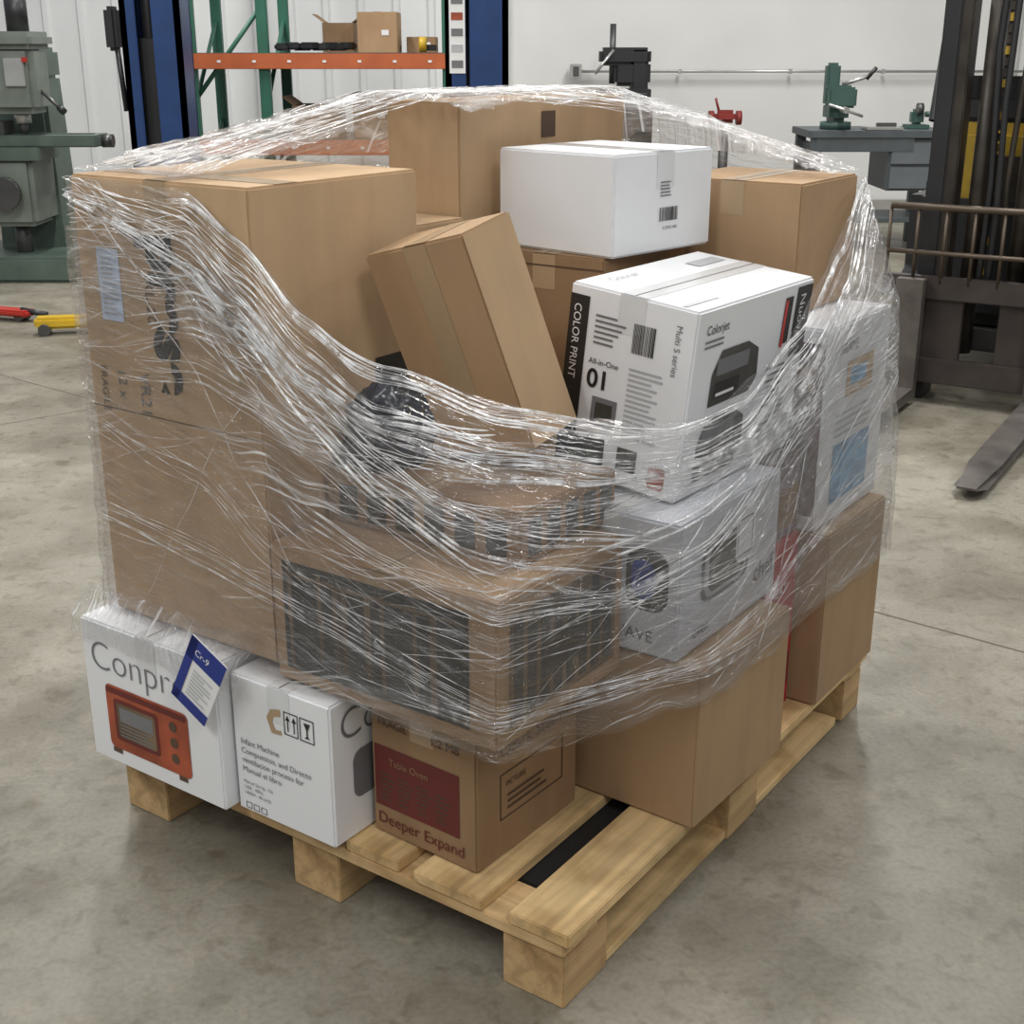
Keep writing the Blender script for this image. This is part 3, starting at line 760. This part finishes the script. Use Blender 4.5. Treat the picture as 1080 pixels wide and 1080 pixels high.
for i in range(5):
    cube(c2, 'placard_picture_%d' % i, (-0.11, -0.139, 1.31+i*0.085), (0.065, 0.003, 0.04), (GREYI, LGREYI, GREYI, ORANGE, GREYI)[i], bev=0)

# ---- pallet rack
GRN = mat('rack_green', (0.03, 0.13, 0.085), 0.45); ORG = mat('rack_orange', (0.48, 0.12, 0.04), 0.45)
rk = empty('pallet_rack', (0, 9.5, 0))
def rect_post(n, x, y, h=3.2): cube(rk, n, (x, y, h/2), (0.075, 0.06, h), GRN, bev=0.005)
for i, x in enumerate((-2.20, -1.70, -0.44)):
    rect_post('post_front_%d' % i, x, 0); rect_post('post_rear_%d' % i, x, 0.9)
    for z in (0.3, 1.0, 1.7, 2.4):
        cyl(rk, 'brace_%d_%d' % (i, int(z*10)), (x, 0, z), (x, 0.9, z+0.6), 0.015, GRN)
for z in (0.35, 1.05, 1.75): cyl(rk, 'cross_%d' % int(z*100), (-2.2, 0.02, z), (-1.7, 0.02, z+0.62), 0.016, GRN)
for z, nm in ((0.74, 'lower'), (1.31, 'upper')):
    for y in (0.0, 0.9): cube(rk, 'beam_%s_%d' % (nm, int(y*10)), (-1.33, y-0.04, z), (1.75, 0.04, 0.10), ORG)
    cube(rk, 'deck_%s' % nm, (-1.33, 0.43, z+0.048), (1.75, 0.9, 0.012), DST, bev=0)
    for k2 in range(7): cube(rk, 'label_%s_%d' % (nm, k2), (-2.0+k2*0.24, -0.062, z), (0.025, 0.002, 0.015), PAPER, bev=0)
def rackbox(name, x, y, z, s, m=CARD, rz=0.0, openbox=False):
    e = empty(name, (x, y, z), rz)
    w, d, h = s
    cube(e, 'bottom', (0, 0, 0.004), (w, d, 0.008), m, bev=0)
    for sx in (-1, 1): cube(e, 'side_%d' % (sx+1), (sx*w/2, 0, h/2), (0.006, d, h), m, bev=0)
    for sy in (-1, 1): cube(e, 'end_%d' % (sy+1), (0, sy*d/2, h/2), (w, 0.006, h), m, bev=0)
    if openbox:
        cube(e, 'flap_left', (-w/2-0.03, 0, h+0.03), (0.10, d, 0.005), m, rot=(0, radians(35), 0), bev=0)
        cube(e, 'flap_right', (w/2+0.03, 0, h+0.03), (0.10, d, 0.005), m, rot=(0, radians(-35), 0), bev=0)
    else:
        cube(e, 'lid', (0, 0, h), (w, d, 0.008), m, bev=0); cube(e, 'tape', (0, 0, h+0.005), (0.05, d, 0.002), TAPE, bev=0)
        cube(e, 'label', (w*0.2, -d/2-0.005, h*0.5), (0.05, 0.002, 0.035), PAPER, bev=0)
rackbox('storage_box', -0.93, 9.80, 1.366, (0.27, 0.35, 0.26))
rackbox('storage_box', -0.64, 9.95, 1.366, (0.2, 0.3, 0.10), CARD3)
rackbox('open_storage_box', -1.25, 10.15, 1.366, (0.22, 0.25, 0.20), CARD3, 0.0, True)
rackbox('open_storage_box', -1.38, 9.80, 0.796, (0.32, 0.4, 0.22), CARD3, 0.0, True)
rackbox('storage_box', -0.98, 9.8, 0.796, (0.28, 0.3, 0.30), CARD3)
rackbox('open_storage_box', -0.66, 9.85, 0.796, (0.20, 0.3, 0.16), CARD, 0.0, True)
tl = empty('black_tool_parts', (-1.42, 9.7, 1.368))
for i in range(8):
    cube(tl, 'part_%d' % i, (-0.18+i*0.065, (i % 3)*0.04-0.04, 0.035+0.006*(i % 2)), (0.09, 0.12, 0.05), BLK, rot=(0, 0, 0.4*i), bev=0.012)
gp = empty('tape_gun', (-0.62, 9.60, 1.368))
cyl(gp, 'roll', (-0.02, 0, 0.05), (0.03, 0, 0.05), 0.05, YEL); cube(gp, 'grip', (0.05, 0, 0.03), (0.10, 0.03, 0.04), BLK)

# ---- black press near wall
bp_ = empty('arbor_press', (0.92, 11.3, 0))
cube(bp_, 'stand', (0, 0, 0.5), (0.45, 0.4, 1.0), DST, bev=0.02)
cube(bp_, 'press_base', (0, 0, 1.04), (0.42, 0.3, 0.08), BLK); cube(bp_, 'press_column', (0.12, 0, 1.22), (0.14, 0.16, 0.32), BLK, bev=.02)
cube(bp_, 'press_head', (0.0, 0, 1.33), (0.42, 0.18, 0.14), BLK, bev=.03); cyl(bp_, 'press_ram', (-0.1, 0, 1.12), (-0.1, 0, 1.58), 0.025, DST)
cube(bp_, 'press_body', (0.06, 0, 1.2), (0.3, 0.14, 0.2), BLK, bev=.03)
cyl(bp_, 'press_lever', (-0.1, -0.12, 1.38), (-0.25, -0.16, 1.2), 0.012, STEEL)
# red grinder on stand
rv = empty('red_bench_grinder', (1.70, 10.9, 0))
cube(rv, 'stand_foot', (0, 0, 0.015), (0.35, 0.35, 0.03), DST); cyl(rv, 'stand_post', (0, 0, 0.03), (0, 0, 0.82), 0.04, DST)
DRED = mat('dull_red_paint', (0.22, 0.025, 0.02), 0.5)
cube(rv, 'motor_housing', (0, 0, 0.88), (0.18, 0.12, 0.10), DRED, bev=.03)
for sx in (-1, 1): cyl(rv, 'guard_%d' % (sx+1), (sx*0.09, 0, 0.87), (sx*0.13, 0, 0.87), 0.055, DRED)
cyl(rv, 'lamp_arm', (-.05, 0, 0.92), (-0.08, 0, 1.02), 0.01, DRED)

# ---- workbench with vise
GRB = mat('bench_grey', (0.085, 0.098, 0.105), 0.5, 0.2); TEAL = mat('vise_teal', (0.04, 0.085, 0.072), 0.45)
wb = empty('workbench', (2.60, 9.9, 0))
cube(wb, 'top', (0, 0, 0.82), (1.0, 0.62, 0.05), GRB)
for sx in (-0.44, 0.44):
    for sy in (-0.26, 0.26): cube(wb, 'leg_%d_%d' % (int(sx*10), int(sy*10)), (sx, sy, 0.40), (0.07, 0.07, 0.80), GRB)
cube(wb, 'lower_shelf', (0, 0, 0.22), (0.9, 0.55, 0.03), GRB)
cube(wb, 'drawer_unit', (0.26, -0.02, 0.61), (0.36, 0.52, 0.36), GRB)
for i in range(2): cube(wb, 'drawer_front_%d' % i, (0.26, -0.29, 0.69-i*0.17), (0.33, 0.015, 0.15), mat('drawer_grey', (0.12, 0.135, 0.145), .4))
cube(wb, 'apron', (-0.1, -0.29, 0.75), (0.7, 0.02, 0.10), GRB)
cube(wb, 'side_panel', (-0.42, 0, 0.5), (0.02, 0.5, 0.5), GRB)
vs = empty('bench_vise', (2.33, 9.82, 0.846))
cyl(vs, 'base', (0, 0, 0), (0, 0, 0.05), 0.11, TEAL); cube(vs, 'body', (0, 0.02, 0.12), (0.14, 0.26, 0.14), TEAL, bev=.03)
cube(vs, 'rear_jaw', (0, -0.02, 0.24), (0.20, 0.07, 0.12), TEAL, bev=.015); cube(vs, 'front_jaw', (0, -0.14, 0.22), (0.20, 0.06, 0.14), TEAL, bev=.015)
cube(vs, 'pillar', (-0.02, 0.12, 0.3), (0.10, 0.10, 0.30), TEAL, bev=.02)
cyl(vs, 'screw', (0, -0.17, 0.14), (0, -0.3, 0.14), 0.022, STEEL); cyl(vs, 'handle', (-0.12, -0.28, 0.18), (0.12, -0.28, 0.10), 0.01, STEEL)
cyl(vs, 'crank', (0.05, 0.1, 0.3), (0.22, 0.05, 0.36), 0.014, STEEL); cyl(vs, 'crank_grip', (0.21, 0.05, 0.34), (0.27, 0.03, 0.42), 0.014, BLK)
tv = empty('tap_fixture', (2.92, 9.85, 0.846))
cube(tv, 'foot', (0, 0, 0.015), (0.16, 0.14, 0.03), TEAL); cube(tv, 'block', (0, 0, 0.08), (0.09, 0.09, 0.11), TEAL, bev=.02)
cyl(tv, 'wheel', (-0.02, -0.06, 0.14), (0.02, -0.06, 0.14), 0.04, DST); cyl(tv, 'knob', (0.06, 0, 0.1), (0.12, 0, 0.1), 0.02, TEAL)
pl = empty('steel_parts_tray', (2.64, 9.72, 0.846)); cube(pl, 'tray', (0, 0, 0.012), (0.26, 0.2, 0.02), STEEL); cube(pl, 'bar', (0.03, 0, 0.035), (0.14, 0.04, 0.025), DST)

# ---- forklift
FR = mat('forklift_brown', (0.048, 0.038, 0.034), 0.5, 0.2, 0.3, 8); FSt = mat('worn_fork_steel', (0.13, 0.115, 0.105), 0.45, 0.4, 0.3, 10)
DYEL = mat('grimy_yellow_paint', (0.34, 0.22, 0.02), 0.5, 0, 0.4, 6)
GREASE = mat('greasy_steel', (0.04, 0.033, 0.026), 0.45, 0.3, 0.4, 10)
fk = empty('forklift', (1.57, 5.36, 0), radians(-31.5))
def fork(n, x):
    w = 0.055
    prof = [(0.0, 0.03), (-1.10, 0.03), (-1.16, 0.038), (-1.16, 0.045), (-0.9, 0.062), (-0.05, 0.075), (-0.05, 0.52), (0.0, 0.52)]
    vv = []
    for sx in (-w, w):
        for (y, z) in prof:
            k2 = 0.55 if y < -1.12 else 1.0
            vv.append((x+sx*k2, y, z))
    n_ = len(prof)
    ff = [list(range(n_)), list(range(2*n_-1, n_-1, -1))]
    for i in range(n_): j = (i+1) % n_; ff.append([i, i+n_, j+n_, j][::-1])
    mesh_obj(n, vv, ff, FSt, fk)
fork('fork_1', 0.07); fork('fork_2', 0.61)
cube(fk, 'carriage_upper', (0.34, 0.04, 0.48), (0.80, 0.05, 0.09), FR); cube(fk, 'carriage_lower', (0.34, 0.04, 0.14), (0.80, 0.05, 0.10), FR)
cube(fk, 'carriage_plate_1', (0.14, 0.06, 0.30), (0.26, 0.03, 0.40), FR); cube(fk, 'carriage_plate_2', (0.54, 0.06, 0.30), (0.26, 0.03, 0.40), FR)
BR = mat('backrest_bar', (0.10, 0.075, 0.055), 0.45, 0.5)
cyl(fk, 'backrest_top', (-0.05, 0.02, 0.80), (0.73, 0.02, 0.80), 0.014, BR)
cyl(fk, 'backrest_mid', (-0.05, 0.02, 0.62), (0.73, 0.02, 0.62), 0.010, BR)
for i in range(8): cyl(fk, 'backrest_bar_%d' % i, (-0.05+i*0.1114, 0.02, 0.50), (-0.05+i*0.1114, 0.02, 0.80), 0.007, BR)
for s_, nm in ((0.13, 'left'), (0.55, 'right')):
    cube(fk, 'mast_outer_%s' % nm, (s_-0.035 if nm == 'left' else s_+0.035, 0.17, 1.15), (0.07, 0.15, 2.3), BLK, bev=.006)
    cube(fk, 'mast_inner_%s' % nm, (s_+0.022 if nm == 'left' else s_-0.022, 0.15, 1.18), (0.045, 0.11, 2.2), GREASE, bev=.006)
for z in (0.25, 1.25, 2.25): cube(fk, 'mast_tie_%d' % int(z*100), (0.34, 0.22, z), (0.44, 0.03, 0.09), BLK)
for i, x in enumerate((0.25, 0.43)):
    cyl(fk, 'lift_cylinder_%d' % i, (x, 0.18, 0.2), (x, 0.18, 1.6), 0.038, GREASE); cyl(fk, 'lift_rod_%d' % i, (x, 0.18, 1.6), (x, 0.18, 2.2), 0.02, STEEL)
    for q in range(40): cube(fk, 'chain_%d_%d' % (i, q), (x+0.06, 0.12, 0.55+q*0.04), (0.022 if q % 2 else .014, 0.012, 0.03), GREASE if q % 3 else DYEL, bev=0)
tube(fk, 'hose_1', [(0.30, 0.12, 0.5), (0.31, 0.10, 0.9), (0.28, 0.11, 1.4), (0.3, 0.12, 2.1)], 0.014, BLK)
tube(fk, 'hose_2', [(0.38, 0.12, 0.5), (0.37, 0.09, 0.9), (0.39, 0.11, 1.4), (0.38, 0.12, 2.1)], 0.012, GREASE)
tube(fk, 'hose_3', [(0.34, 0.10, 0.5), (0.35, 0.06, 0.8), (0.33, 0.09, 1.2), (0.34, 0.12, 2.1)], 0.012, BLK)
cube(fk, 'body', (0.34, 1.25, 0.55), (0.92, 1.5, 0.6), BLK, bev=.06); cube(fk, 'cowl', (0.34, 0.62, 0.70), (0.66, 0.18, 0.80), DYEL, bev=.05)
cube(fk, 'cowl_panel', (0.34, 0.525, 0.72), (0.30, 0.02, 0.5), GREASE, bev=.01)
cube(fk, 'dash', (0.34, 0.66, 1.16), (0.6, 0.14, 0.12), BLK, bev=.02)
cube(fk, 'counterweight', (0.34, 2.05, 0.6), (0.9, 0.35, 0.75), DYEL, bev=.08); cube(fk, 'seat', (0.34, 1.35, 0.95), (0.5, 0.5, 0.15), BLK, bev=.05)
cube(fk, 'seat_back', (0.34, 1.6, 1.2), (0.48, 0.12, 0.45), BLK, bev=.05)
for x in (-0.06, 0.74):
    tube(fk, 'guard_post_%d' % int(x*100), [(x, 0.6, 1.1), (x, 0.85, 2.05), (x, 1.75, 2.08), (x, 1.9, 0.9)], 0.03, BLK)
for i in range(6): cube(fk, 'guard_bar_%d' % i, (0.34, 0.9+i*0.16, 2.07), (0.8, 0.03, 0.03), BLK)
for x in (-0.02, 0.70):
    for y in (0.62, 1.85): cyl(fk, 'tire_%d_%d' % (int(x*100), int(y*100)), (x-0.09, y, 0.25), (x+0.09, y, 0.25), 0.25, BLK, seg=36); cyl(fk, 'rim_%d_%d' % (int(x*100), int(y*100)), (x-0.095, y, 0.25), (x+0.095, y, 0.25), 0.12, DYEL, seg=30)

# ------------------------------------------------------------------ lighting
w = bpy.data.worlds.new('shop_ambient'); scene.world = w; w.use_nodes = True
bg = w.node_tree.nodes['Background']; bg.inputs['Color'].default_value = (0.96, 0.985, 1.0, 1); bg.inputs['Strength'].default_value = 0.33
def area(n, loc, sx, sy, e, rot=(0, 0, 0), col=(1, 0.985, 0.95)):
    l = bpy.data.lights.new(n, 'AREA'); l.shape = 'RECTANGLE'; l.size = sx; l.size_y = sy; l.energy = e; l.color = col
    o = bpy.data.objects.new(n, l); link(o); o.location = loc; o.rotation_euler = rot
for i, (x, y, e) in enumerate(((-2.0, -1.2, 95), (1.6, -1.4, 80), (-2.2, 4.2, 125), (1.9, 4.0, 125), (-2.2, 8.5, 160), (2.0, 8.3, 160), (5.5, 5, 90), (-4.2, 2.0, 70))):
    area('ceiling_light_tube.%03d' % i, (x, y, 4.3), 0.25, 2.4, e)
# ------------------------------------------------------------------ camera
cd = bpy.data.cameras.new('camera'); cd.sensor_width = 36; cd.lens = 46.0
cam = bpy.data.objects.new('camera', cd); link(cam)
cam.location = (0, 0, 1.4); cam.rotation_euler = (radians(90-19.55), 0, 0)
scene.camera = cam
